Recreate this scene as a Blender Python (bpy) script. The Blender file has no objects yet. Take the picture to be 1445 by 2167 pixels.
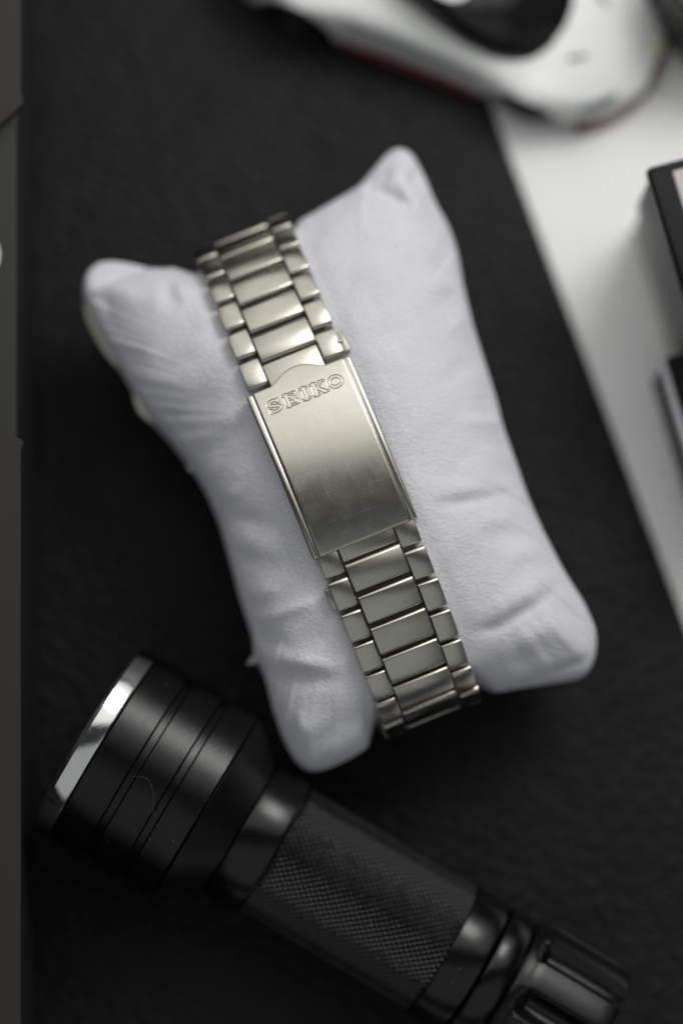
import bpy, bmesh, math, random
import numpy as np
from mathutils import Vector, Matrix, noise

random.seed(4)
sc = bpy.context.scene
col = sc.collection
R = math.radians
MM = 0.001                       # everything below is written in millimetres

# ---------------------------------------------------------------- camera
TILT, DIST, FOCUS_Z, FPX = R(8.0), 400.0, 44.0, 5400.0
CAM = np.array([0.0, -DIST * math.sin(TILT), FOCUS_Z + DIST * math.cos(TILT)])
cam_d = bpy.data.cameras.new('camera')
cam = bpy.data.objects.new('camera', cam_d)
col.objects.link(cam)
cam.location = Vector(CAM) * MM
cam.rotation_euler = (TILT, 0, 0)
cam_d.sensor_fit = 'VERTICAL'
cam_d.sensor_height = 36
cam_d.sensor_width = 24
cam_d.lens = 36 * FPX / 2167
cam_d.clip_start = 0.01
cam_d.clip_end = 20
cam_d.dof.use_dof = True
cam_d.dof.focus_distance = (DIST + 0.6) * MM
cam_d.dof.aperture_fstop = 3.4
sc.camera = cam


def at(px, py, z):
    """point of the place, in mm, that the photograph shows at a pixel, at height z"""
    dx, dy = (px - 722.5) / FPX, (1083.5 - py) / FPX
    c, s = math.cos(TILT), math.sin(TILT)
    d = np.array([dx, s + dy * c, -c + dy * s])
    k = (z - CAM[2]) / d[2]
    return CAM + d * k


# ---------------------------------------------------------------- light
world = bpy.data.worlds.new('World')
sc.world = world
world.use_nodes = True
wb = world.node_tree.nodes['Background']
wb.inputs[0].default_value = (0.93, 0.97, 1.0, 1)
wb.inputs[1].default_value = 0.03


def area(name, loc, target, sx, sy, radiance, color):
    """rectangular lamp given by its radiance"""
    l = bpy.data.lights.new(name, 'AREA')
    l.shape = 'RECTANGLE'
    l.size, l.size_y = sx * MM, sy * MM
    l.energy = radiance * math.pi * sx * sy * MM * MM
    l.color = color
    o = bpy.data.objects.new(name, l)
    col.objects.link(o)
    o.location = Vector(loc) * MM
    o.rotation_euler = (Vector(target) - Vector(loc)).to_track_quat('-Z', 'Y').to_euler()
    return o


# big bright window side ahead of the photographer, a brighter pane in it, a dim one behind left
area('window_light', (40, 296, 396), (10, 0, 20), 1000, 540, 0.86, (1.0, 0.995, 0.965))
area('key_light', (190, 262, 350), (0, 0, 10), 190, 170, 6.6, (1.0, 0.99, 0.97))
area('room_light', (20, -570, 600), (0, 0, 20), 1350, 940, 0.29, (0.95, 0.98, 1.0))

sc.view_settings.view_transform = 'Standard'
sc.view_settings.look = 'None'
sc.view_settings.exposure = 0.22
sc.view_settings.gamma = 1
sc.cycles.use_denoising = True
sc.cycles.max_bounces = 8


# ---------------------------------------------------------------- helpers
def tag(o, label=None, cat=None, group=None, kind=None):
    for k, v in (('label', label), ('category', cat), ('group', group), ('kind', kind)):
        if v:
            o[k] = v
    return o


def empty(name, loc=(0, 0, 0), rz=0.0, label=None, cat=None, group=None):
    o = bpy.data.objects.new(name, None)
    o.empty_display_size = 0.01
    col.objects.link(o)
    o.location = Vector(loc) * MM
    o.rotation_euler = (0, 0, rz)
    return tag(o, label, cat, group)


def mesh_obj(name, verts, faces, mat, parent=None, smooth=40, uv=False):
    me = bpy.data.meshes.new(name)
    me.from_pydata([tuple(float(c) * MM for c in v) for v in verts], [], faces)
    me.validate()
    bm = bmesh.new()
    bm.from_mesh(me)
    bmesh.ops.recalc_face_normals(bm, faces=bm.faces)
    bm.to_mesh(me)
    bm.free()
    if smooth:
        me.shade_smooth()
        if smooth < 180:
            me.set_sharp_from_angle(angle=R(smooth))
    if mat.name.endswith('steel'):
        uvl = me.uv_layers.new(name='flat')
        for lp in me.loops:
            co = me.vertices[lp.vertex_index].co
            uvl.data[lp.index].uv = (co.x * 40, co.y * 40 + co.z * 7)
    me.materials.append(mat)
    o = bpy.data.objects.new(name, me)
    col.objects.link(o)
    if parent:
        o.parent = parent
    return o


def loft(sections, closed=True, caps=True):
    """list of equal-length rings -> verts, faces"""
    n = len(sections[0])
    V = [p for s in sections for p in s]
    F = []
    for i in range(len(sections) - 1):
        for j in range(n if closed else n - 1):
            k = (j + 1) % n
            F.append((i * n + j, i * n + k, (i + 1) * n + k, (i + 1) * n + j))
    if caps:
        F.append(tuple(range(n)))
        F.append(tuple((len(sections) - 1) * n + j for j in range(n)))
    return V, F


def lathe(profile, n=64, caps=True, wob=None):
    """profile (x along axis, radius) revolved about X"""
    secs = []
    for (x, r) in profile:
        ring = []
        for k in range(n):
            a = 2 * math.pi * k / n
            rr = r if wob is None else wob(x, a, r)
            ring.append((x, rr * math.cos(a), rr * math.sin(a)))
        secs.append(ring)
    return loft(secs, True, caps)


def rbox(x0, x1, y0, y1, z0, z1, b=0.5, seg=3):
    """box with rounded edges, as verts/faces"""
    bm = bmesh.new()
    bmesh.ops.create_cube(bm, size=1)
    for v in bm.verts:
        v.co = Vector(((x0 + x1) / 2 + v.co.x * (x1 - x0), (y0 + y1) / 2 + v.co.y * (y1 - y0),
                       (z0 + z1) / 2 + v.co.z * (z1 - z0)))
    bmesh.ops.bevel(bm, geom=list(bm.edges), offset=b, segments=seg, profile=0.5, affect='EDGES')
    bm.verts.index_update()
    V = [tuple(v.co) for v in bm.verts]
    F = [tuple(v.index for v in f.verts) for f in bm.faces]
    bm.free()
    return V, F


def prism(outline, z0, z1, b=0.6, seg=3):
    """vertical prism over an outline, with its edges rounded"""
    secs = []
    P = np.array(outline, float)
    if 0.5 * np.sum(P[:, 0] * np.roll(P[:, 1], -1) - np.roll(P[:, 0], -1) * P[:, 1]) < 0:
        P = P[::-1]
    d1 = P - np.roll(P, 1, 0)
    d2 = np.roll(P, -1, 0) - P
    n1 = np.stack([d1[:, 1], -d1[:, 0]], 1) / np.linalg.norm(d1, axis=1)[:, None]
    n2 = np.stack([d2[:, 1], -d2[:, 0]], 1) / np.linalg.norm(d2, axis=1)[:, None]
    nn = n1 + n2
    nn /= np.maximum((nn * nn).sum(1), 0.4)[:, None] / 2

    def ring(off, z):
        Q = P - nn * off
        return [(q[0], q[1], z) for q in Q]
    for k in range(seg + 1):
        a = math.pi / 2 * k / seg
        secs.append(ring(b * (1 - math.sin(a)), z0 + b * (1 - math.cos(a))))
    for k in range(seg + 1):
        a = math.pi / 2 * k / seg
        secs.append(ring(b * (1 - math.cos(a)), z1 - b * (1 - math.sin(a))))
    return loft(secs)


def join(*parts):
    V, F = [], []
    for v, f in parts:
        o = len(V)
        V += list(v)
        F += [tuple(i + o for i in q) for q in f]
    return V, F


def tube(path, r, n=8):
    P = [Vector(p) for p in path]
    secs = []
    for i, p in enumerate(P):
        t = (P[min(i + 1, len(P) - 1)] - P[max(i - 1, 0)]).normalized()
        a = t.orthogonal().normalized() if abs(t.z) > 0.9 else t.cross(Vector((0, 0, 1))).normalized()
        b = t.cross(a)
        rr = r[i] if isinstance(r, (list, tuple)) else r
        secs.append([tuple(p + (a * math.cos(2 * math.pi * k / n) + b * math.sin(2 * math.pi * k / n)) * rr)
                     for k in range(n)])
    return loft(secs)


# ---------------------------------------------------------------- materials
class NT:
    def __init__(self, name):
        self.m = bpy.data.materials.new(name)
        self.m.use_nodes = True
        self.t = self.m.node_tree
        self.b = self.t.nodes['Principled BSDF']
        self.tc = self.t.nodes.new('ShaderNodeTexCoord')

    def n(self, kind, **kw):
        nd = self.t.nodes.new('ShaderNode' + kind)
        for k, v in kw.items():
            if hasattr(nd, k):
                setattr(nd, k, v)
        return nd

    def l(self, a, b):
        self.t.links.new(a, b)

    def coords(self, scale=(1, 1, 1), out='Object', rot=(0, 0, 0)):
        mp = self.n('Mapping')
        mp.inputs['Scale'].default_value = [s * 1000 for s in scale] if out == 'Object' else scale   # per mm
        mp.inputs['Rotation'].default_value = rot
        self.l(self.tc.outputs[out], mp.inputs['Vector'])
        return mp.outputs[0]

    def noise(self, vec, scale=1.0, detail=3, rough=0.55):
        nd = self.n('TexNoise')
        nd.inputs['Scale'].default_value = scale
        nd.inputs['Detail'].default_value = detail
        nd.inputs['Roughness'].default_value = rough
        self.l(vec, nd.inputs['Vector'])
        return nd.outputs['Fac']

    def ramp(self, fac, stops):
        nd = self.n('ValToRGB')
        el = nd.color_ramp.elements
        while len(el) < len(stops):
            el.new(0.5)
        for e, (p, c) in zip(el, stops):
            e.position = p
            e.color = (c, c, c, 1) if isinstance(c, (int, float)) else tuple(c) + (1,)
        self.l(fac, nd.inputs[0])
        return nd.outputs[0]

    def math(self, op, a, b=None, clamp=False):
        nd = self.n('Math', operation=op, use_clamp=clamp)
        for i, v in enumerate((a, b)):
            if v is None:
                continue
            if isinstance(v, (int, float)):
                nd.inputs[i].default_value = v
            else:
                self.l(v, nd.inputs[i])
        return nd.outputs[0]

    def mix(self, fac, a, b):
        nd = self.n('Mix', data_type='RGBA')
        for i, v in ((0, fac), (6, a), (7, b)):
            if isinstance(v, (int, float)):
                nd.inputs[i].default_value = v
            elif isinstance(v, tuple):
                nd.inputs[i].default_value = v + (1,) if len(v) == 3 else v
            else:
                self.l(v, nd.inputs[i])
        return nd.outputs[2]

    def bump(self, h, strength, dist_mm, prev=None):
        nd = self.n('Bump')
        nd.inputs['Strength'].default_value = strength
        nd.inputs['Distance'].default_value = dist_mm * MM
        self.l(h, nd.inputs['Height'])
        if prev is not None:
            self.l(prev, nd.inputs['Normal'])
        return nd.outputs[0]

    def set(self, **kw):
        for k, v in kw.items():
            s = self.b.inputs[k.replace('_', ' ')]
            if isinstance(v, (int, float)):
                s.default_value = v
            elif isinstance(v, tuple):
                s.default_value = v + (1,) if len(s.default_value) == 4 and len(v) == 3 else v
            else:
                self.l(v, s)
        return self.m


def plain(name, color, rough=0.5, metallic=0.0, var=0.15, nscale=0.4, bump=0.0, spec=0.5, coat=0.0):
    t = NT(name)
    v = t.coords()
    f = t.noise(v, nscale, 4)
    a = tuple(c * (1 - var) for c in color)
    b = tuple(min(1, c * (1 + var)) for c in color)
    t.set(Base_Color=t.mix(f, a, b), Metallic=metallic, Specular_IOR_Level=spec, Coat_Weight=coat)
    t.set(Roughness=t.ramp(t.noise(v, nscale * 3, 3), [(0.3, max(0, rough - 0.06)), (0.7, min(1, rough + 0.06))]))
    if bump:
        t.set(Normal=t.bump(t.noise(v, nscale * 8, 4), bump, 0.1))
    return t.m


def dusty(m, amount=0.5, scale=0.35, size=0.045):
    """grey dust specks on a plain material"""
    nt = m.node_tree
    b = nt.nodes['Principled BSDF']
    src = b.inputs['Base Color'].links[0].from_socket
    tc = nt.nodes.new('ShaderNodeTexCoord')
    mp = nt.nodes.new('ShaderNodeMapping')
    mp.inputs['Scale'].default_value = (1000, 1000, 1000)
    vo = nt.nodes.new('ShaderNodeTexVoronoi')
    vo.inputs['Scale'].default_value = scale
    lt = nt.nodes.new('ShaderNodeMath')
    lt.operation = 'LESS_THAN'
    lt.inputs[1].default_value = size
    mu = nt.nodes.new('ShaderNodeMath')
    mu.operation = 'MULTIPLY'
    mu.inputs[1].default_value = amount
    mx = nt.nodes.new('ShaderNodeMix')
    mx.data_type = 'RGBA'
    mx.inputs[7].default_value = (0.22, 0.22, 0.21, 1)
    L = nt.links.new
    L(tc.outputs['Object'], mp.inputs[0])
    L(mp.outputs[0], vo.inputs['Vector'])
    L(vo.outputs['Distance'], lt.inputs[0])
    L(lt.outputs[0], mu.inputs[0])
    L(mu.outputs[0], mx.inputs[0])
    L(src, mx.inputs[6])
    L(mx.outputs[2], b.inputs['Base Color'])
    return m


def seg_mask(t, segs):
    """thin scratches: segments (x0,y0,x1,y1,halfwidth mm) in object coordinates"""
    sep = t.n('SeparateXYZ')
    t.l(t.coords(), sep.inputs[0])
    X, Y = sep.outputs[0], sep.outputs[1]
    out = None
    for (x0, y0, x1, y1, w) in segs:
        L = math.hypot(x1 - x0, y1 - y0)
        ux, uy = (x1 - x0) / L, (y1 - y0) / L
        ax, ay = t.math('SUBTRACT', X, x0), t.math('SUBTRACT', Y, y0)
        s = t.math('ADD', t.math('MULTIPLY', ax, ux), t.math('MULTIPLY', ay, uy))
        d = t.math('ABSOLUTE', t.math('SUBTRACT', t.math('MULTIPLY', ay, ux), t.math('MULTIPLY', ax, uy)))
        inside = t.math('LESS_THAN', t.math('ABSOLUTE', t.math('SUBTRACT', s, L / 2)), L / 2)
        m = t.math('MULTIPLY', t.math('LESS_THAN', d, w), inside)
        out = m if out is None else t.math('MAXIMUM', out, m)
    return out


def steel(name, scratches=None, dirt=0.0, rough=0.25):
    t = NT(name)
    g = t.noise(t.coords((7.0, 0.10, 1.0)), 1.0, 4, 0.7)         # brushed grain, along the bracelet
    g2 = t.noise(t.coords((3.0, 0.25, 1.0)), 1.0, 3, 0.6)
    blot = t.noise(t.coords((0.35, 0.35, 0.35)), 1.0, 5, 0.6)
    c = t.mix(g, (0.505, 0.487, 0.430), (0.57, 0.55, 0.49))
    c = t.mix(t.ramp(blot, [(0.40, 0.0), (0.80, 0.25)]), c, (0.44, 0.42, 0.36))
    r = t.math('ADD', t.ramp(g2, [(0.3, rough - 0.015), (0.7, rough + 0.02)]), t.ramp(blot, [(0.4, 0.0), (0.8, 0.06)]))
    if dirt:
        pit = t.noise(t.coords((1.6, 1.6, 1.6)), 1.0, 6, 0.75)
        pm = t.ramp(pit, [(0.60, 0.0), (0.70, dirt)])
        c = t.mix(pm, c, (0.16, 0.14, 0.11))
    nrm = t.bump(g, 0.11, 0.05)
    nrm = t.bump(t.noise(t.coords((0.35, 0.25, 0.5)), 1.0, 1), 0.02, 0.2, nrm)
    if scratches:
        m = seg_mask(t, scratches)
        c = t.mix(t.math('MULTIPLY', m, 0.25), c, (0.92, 0.90, 0.84))
        nrm = t.bump(m, 0.12, 0.03, nrm)
    hs = t.ramp(t.noise(t.coords((0.45, 9.0, 1.0), rot=(0, 0, 0.35)), 1.0, 2, 0.5), [(0.68, 0.0), (0.72, 0.22)])
    c = t.mix(hs, c, (0.80, 0.78, 0.72))
    at_ = t.n('Attribute')
    at_.attribute_name = 'grime'
    c = t.mix(at_.outputs['Fac'], c, (0.05, 0.043, 0.032))
    tg = t.n('Tangent', direction_type='UV_MAP')
    tg.uv_map = 'flat'
    t.l(tg.outputs[0], t.b.inputs['Tangent'])
    return t.set(Base_Color=c, Roughness=r, Metallic=1.0, Normal=nrm, Anisotropic=0.85)


M_STEEL = steel('brushed_steel', None, 0.12)
M_CLASP = steel('clasp_steel', [(-2.2, -9.75, 4.2, -10.1, 0.03), (-5.4, -9.55, -3.0, -9.7, 0.016), (4.3, -6.4, 6.0, -6.55, 0.012),
                                (-3.0, -4.0, -2.2, -9.0, 0.010), (1.0, 2.0, 1.9, -5.0, 0.010), (3.6, 5.0, 3.0, 1.0, 0.010), (-4.6, 6.0, -4.9, -1.0, 0.010)], 0.0, 0.235)
M_SCUFF = steel('scuffed_steel', [(-2.6, 0.6, -1.2, 1.1, 0.04), (1.5, -1.0, 1.9, -0.4, 0.05), (0.4, 0.2, 0.7, 1.3, 0.03)], 0.4, 0.32)
M_WORN = steel('worn_steel', [(-0.9, 0.9, 0.5, 1.5, 0.05), (-0.4, 0.5, 0.9, 0.2, 0.05), (0.3, 1.3, 1.2, 0.7, 0.05)], 0.75, 0.28)
M_GAP_SHADE = plain('gap_shade_pin', (0.018, 0.016, 0.013), 0.7, 0.0, 0.4, 1.5)  # near-black pin colour stands in for the shade in the link gaps
M_PLATE = plain('hinge_plate_steel', (0.42, 0.40, 0.34), 0.35, 1.0)


def fabric():
    t = NT('white_plush')
    v = t.coords()
    big = t.noise(v, 0.10, 4)
    mid = t.noise(v, 0.45, 5, 0.6)
    fuzz = t.noise(v, 1.7, 4, 0.65)
    fib = t.noise(t.coords((0.9, 2.6, 1.5), rot=(0, 0, 0.5)), 1.0, 4, 0.65)
    c = t.mix(big, (0.74, 0.74, 0.80), (0.815, 0.815, 0.86))
    c = t.mix(t.ramp(mid, [(0.48, 0.0), (0.72, 0.22)]), c, (0.68, 0.67, 0.70))
    grey = t.ramp(t.noise(v, 1.6, 6, 0.75), [(0.50, 0.0), (0.70, 0.26)])
    c = t.mix(grey, c, (0.42, 0.40, 0.40))
    vo = t.n('TexVoronoi', feature='F1')
    vo.inputs['Scale'].default_value = 0.16
    t.l(t.coords(), vo.inputs['Vector'])
    lint = t.math('LESS_THAN', vo.outputs['Distance'], 0.028)
    c = t.mix(t.math('MULTIPLY', lint, 0.55), c, (0.20, 0.19, 0.19))
    nrm = t.bump(mid, 0.15, 0.5)
    nrm = t.bump(fuzz, 0.8, 0.3, nrm)
    nrm = t.bump(fib, 0.4, 0.18, nrm)
    return t.set(Base_Color=c, Roughness=0.95, Specular_IOR_Level=0.15, Sheen_Weight=0.35, Sheen_Roughness=0.5,
                 Sheen_Tint=(0.9, 0.92, 1.0), Normal=nrm, Subsurface_Weight=0.0, Subsurface_Scale=0.002,
                 Subsurface_Radius=(1.0, 1.0, 1.0))


M_FABRIC = fabric()
M_LINING = plain('cream_lining', (0.78, 0.74, 0.64), 0.9, 0, 0.1, 1.5, 0.3, 0.2)


def leather():
    t = NT('black_leather')
    v = t.coords((1, 1.35, 1), rot=(0, 0, 0.25))
    w = t.n('TexVoronoi', feature='SMOOTH_F1')
    w.inputs['Scale'].default_value = 0.62
    wv = t.n('VectorMath', operation='ADD')
    nz = t.n('TexNoise')
    nz.inputs['Scale'].default_value = 0.35
    nz.inputs['Detail'].default_value = 3
    t.l(v, nz.inputs['Vector'])
    sc_ = t.n('VectorMath', operation='SCALE')
    sc_.inputs['Scale'].default_value = 2.2
    t.l(nz.outputs['Color'], sc_.inputs[0])
    t.l(v, wv.inputs[0])
    t.l(sc_.outputs[0], wv.inputs[1])
    t.l(wv.outputs[0], w.inputs['Vector'])
    fine = t.noise(v, 2.2, 4, 0.6)
    large = t.noise(t.coords(), 0.035, 4, 0.6)
    c = t.mix(t.noise(t.coords(), 0.12, 4), (0.0035, 0.0035, 0.0038), (0.0065, 0.0065, 0.007))
    r = t.ramp(large, [(0.3, 0.50), (0.7, 0.62)])
    nrm = t.bump(w.outputs['Distance'], 1.0, 0.55)
    nrm = t.bump(fine, 0.5, 0.15, nrm)
    nrm = t.bump(large, 0.5, 1.4, nrm)
    return t.set(Base_Color=c, Roughness=r, Specular_IOR_Level=0.24, Normal=nrm)


M_LEATHER = leather()
M_DESK = plain('white_desk', (0.90, 0.90, 0.895), 0.45, 0, 0.03, 0.05, 0.05, 0.4)
M_ANOD = plain('black_anodised', (0.003, 0.003, 0.0033), 0.22, 0.0, 0.2, 1.2, 0.22, 0.40)
M_ANOD_G = plain('black_anodised_gloss', (0.003, 0.003, 0.0033), 0.20, 0.0, 0.2, 1.2, 0.12, 0.42)
M_CHROME = plain('polished_bezel', (0.74, 0.75, 0.72), 0.13, 1.0, 0.04, 0.6, 0.10)
M_KNURL = plain('knurled_black', (0.006, 0.006, 0.0065), 0.23, 0.0, 0.3, 0.8, 0.1, 0.65)
for m_ in (M_ANOD, M_ANOD_G):
    dusty(m_, 0.45, 0.42, 0.05)
dusty(M_LEATHER, 0.5, 0.16, 0.022)
M_LENS = plain('torch_lens', (0.05, 0.05, 0.055), 0.05, 0, 0.05, 0.2, 0, 0.6)
M_PAINT = plain('white_car_paint', (0.82, 0.835, 0.81), 0.42, 0, 0.03, 0.3, 0.0, 0.4, 0.15)
M_GLASS = plain('dark_car_glass', (0.012, 0.011, 0.012), 0.14, 0, 0.2, 0.1, 0.0, 0.5)
M_TYRE = plain('car_tyre_rubber', (0.010, 0.010, 0.010), 0.7, 0, 0.2, 0.5, 0.1, 0.3)
M_RED = plain('red_trim', (0.13, 0.006, 0.008), 0.4, 0, 0.15, 0.4)
M_DARKTRIM = plain('dark_trim', (0.10, 0.115, 0.13), 0.35, 0, 0.2, 0.5)
M_AMBER = plain('yellow_green_lamp', (0.45, 0.47, 0.16), 0.3, 0, 0.1, 0.5)
M_RIM = plain('wheel_rim', (0.06, 0.06, 0.06), 0.4, 0.6)
M_CASE = None


def cloth_board(name, color, gloss=0.55):
    t = NT(name)
    a = t.noise(t.coords((6, 0.4, 3)), 1.0, 3)
    b = t.noise(t.coords((0.4, 6, 3)), 1.0, 3)
    f = t.math('MULTIPLY', t.math('ADD', a, b), 0.5)
    c = t.mix(f, tuple(x * 0.75 for x in color), tuple(x * 1.25 for x in color))
    return t.set(Base_Color=c, Roughness=gloss, Specular_IOR_Level=0.35, Normal=t.bump(f, 0.3, 0.08))


M_CASE = cloth_board('warm_grey_board', (0.030, 0.0265, 0.024))
M_INNER = cloth_board('cool_grey_board', (0.024, 0.024, 0.023), 0.6)
M_SPINE = plain('black_board_side', (0.010, 0.010, 0.010), 0.6)
M_GREEN = plain('pale_green_print', (0.60, 0.68, 0.60), 0.5)
M_BLACKGLOSS = plain('gloss_black_plastic', (0.006, 0.006, 0.0065), 0.22, 0, 0.1, 0.1, 0, 0.3)
M_GREYPL = plain('grey_matte_plastic', (0.20, 0.20, 0.197), 0.55, 0, 0.08, 0.3, 0.05)
M_GREYPL2 = plain('light_grey_plastic', (0.36, 0.36, 0.335), 0.55, 0, 0.08, 0.3, 0.05)
M_SCREEN = plain('pale_pinkish_screen', (0.62, 0.55, 0.53), 0.2, 0, 0.03, 0.05)
M_SILVER = plain('satin_silver', (0.60, 0.60, 0.64), 0.35, 0.0, 0.05, 0.5)

# ---------------------------------------------------------------- setting: desk, leather
V, F = rbox(-700, 700, -600, 800, -25, 0, 1.0, 2)
tag(mesh_obj('desk_top', V, F, M_DESK), kind='structure')

e1, e2 = at(1050, 250, 1.2)[:2], at(1445, 1310, 1.2)[:2]
dv = (e2 - e1) / np.linalg.norm(e2 - e1)
pa, pb = e1 - dv * 190, e2 + dv * 150
out = [pa, pb, (pa[0] - 320, pb[1] - 40), (pa[0] - 330, pa[1])]
cx, cy = float(e1[0] - 60), 0.0
V, F = prism([(p[0] - cx, p[1] - cy) for p in out], 0, 1.2, 0.5, 4)
mat_o = mesh_obj('desk_mat', V, F, M_LEATHER)
mat_o.location = (cx * MM, cy * MM, 0)
tag(mat_o, 'black grained leather mat under the white pillow, its slanting edge showing white desk', 'desk mat')
ZT = 1.2                          # the leather's upper face

# ---------------------------------------------------------------- band frame
c_top, c_bot = at(629.5, 793, 43.0), at(774.5, 1142, 43.0)
BC = (c_top + c_bot) / 2
bd = (c_top - c_bot)[:2]
CL_LEN = float(np.linalg.norm(bd))
bd = bd / np.linalg.norm(bd)
BANG = math.atan2(-bd[0], bd[1])          # local +Y runs up the bracelet
bx_ = np.array([bd[1], -bd[0]])


def to_band(p):
    q = np.asarray(p, float)[..., :2] - BC[:2]
    return q @ bx_, q @ bd


# loop of the bracelet in its own upright plane: superellipse, outer surface
LA, LB, LZ, LN = 43.6, 19.5, 24.5, 2.12
tt = np.linspace(-math.pi / 2, math.pi * 1.5, 6001)
ct, st = np.cos(tt), np.sin(tt)
PY = LA * np.sign(st) * np.abs(st) ** (2 / LN)
PZ = LZ + LB * np.sign(ct) * np.abs(ct) ** (2 / LN)
# start at top (tt=0): positive arc runs to +Y
sl = np.concatenate([[0], np.cumsum(np.hypot(np.diff(PY), np.diff(PZ)))])
sl -= np.interp(0.0, tt, sl)
PER = sl[-1] - sl[0]


def path(s):
    """signed arc length from the clasp centre -> y, z, tangent angle"""
    if s < sl[0]:
        s += PER
    y, z = np.interp(s, sl, PY), np.interp(s, sl, PZ)
    y2, z2 = np.interp(s + 0.2, sl, PY), np.interp(s + 0.2, sl, PZ)
    y1, z1 = np.interp(s - 0.2, sl, PY), np.interp(s - 0.2, sl, PZ)
    return y, z, math.atan2(z2 - z1, y2 - y1)


def band_top(y):
    yy = np.clip(np.abs(y) / LA, 0, 1)
    return LZ + LB * (1 - yy ** LN) ** (1 / LN)


# ---------------------------------------------------------------- pillow
SIL = [(178, 592), (190, 571), (212, 559), (240, 558), (290, 567), (345, 582), (372, 572), (400, 560), (425, 551), (520, 512),
       (640, 476), (700, 442), (762, 404), (796, 358), (826, 322), (850, 315), (873, 331), (897, 378), (921, 440), (950, 490),
       (967, 540), (981, 620), (1001, 705), (1030, 795), (1053, 868), (1060, 905), (1080, 960), (1103, 1025), (1117, 1066), (1150, 1138),
       (1192, 1218), (1238, 1288), (1263, 1345), (1258, 1398), (1236, 1434), (1190, 1442), (1112, 1454), (1060, 1463), (1020, 1472),
       (905, 1512), (815, 1552), (782, 1580), (741, 1606), (690, 1629), (652, 1636), (626, 1616), (600, 1570), (577, 1502), (561, 1432),
       (546, 1406), (537, 1385), (535, 1350), (512, 1282), (490, 1200), (465, 1110), (440, 1050), (411, 1000), (380, 960), (346, 916),
       (319, 893), (292, 850), (266, 802), (240, 760), (215, 715), (190, 672), (175, 628)]
SEAM_Z = 20.0
B0 = np.array([at(x, y, SEAM_Z)[:2] for x, y in SIL])
# resample, smooth a little
cl = np.vstack([B0, B0[:1]])
dl = np.concatenate([[0], np.cumsum(np.linalg.norm(np.diff(cl, axis=0), axis=1))])
NB = 420
q = np.linspace(0, dl[-1], NB, endpoint=False)
BP = np.stack([np.interp(q, dl, cl[:, 0]), np.interp(q, dl, cl[:, 1])], 1)
for _ in range(4):
    BP = 0.5 * BP + 0.25 * (np.roll(BP, 1, 0) + np.roll(BP, -1, 0))
# keep the waist inside the bracelet loop
bx, by = to_band(BP)
lim = LA - 3.7
w_in = np.clip((11.5 - np.abs(bx)) / 3.0, 0, 1)
by2 = np.where(np.abs(by) > lim, by * (1 - w_in) + np.sign(by) * lim * w_in, by)
BP = BC[:2] + bx[:, None] * bx_ + by2[:, None] * bd
PCEN = BP.mean(0)

# membrane: solve laplace(phi) = -1 inside the outline on a raster
HS = 0.8
gx0, gy0 = BP.min(0) - 3
nx, ny = (np.ceil((BP.max(0) - BP.min(0) + 6) / HS)).astype(int) + 1
GX, GY = np.meshgrid(gx0 + HS * np.arange(nx), gy0 + HS * np.arange(ny), indexing='ij')
inside = np.zeros(GX.shape, bool)
for i in range(NB):
    x1, y1 = BP[i]
    x2, y2 = BP[(i + 1) % NB]
    cond = ((y1 > GY) != (y2 > GY))
    with np.errstate(divide='ignore', invalid='ignore'):
        xi = (x2 - x1) * (GY - y1) / (y2 - y1 if y2 != y1 else 1e-9) + x1
    inside ^= cond & (GX < xi)
phi = np.zeros(GX.shape)
for _ in range(2600):
    nb = np.zeros_like(phi)
    nb[1:-1, 1:-1] = (phi[2:, 1:-1] + phi[:-2, 1:-1] + phi[1:-1, 2:] + phi[1:-1, :-2] + HS * HS) / 4
    phi = np.where(inside, nb, 0)


def bil(A, x, y):
    u = np.clip((x - gx0) / HS, 0, nx - 1.001)
    v = np.clip((y - gy0) / HS, 0, ny - 1.001)
    i, j = u.astype(int), v.astype(int)
    fu, fv = u - i, v - j
    return (A[i, j] * (1 - fu) * (1 - fv) + A[i + 1, j] * fu * (1 - fv) + A[i, j + 1] * (1 - fu) * fv + A[i + 1, j + 1] * fu * fv)


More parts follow.
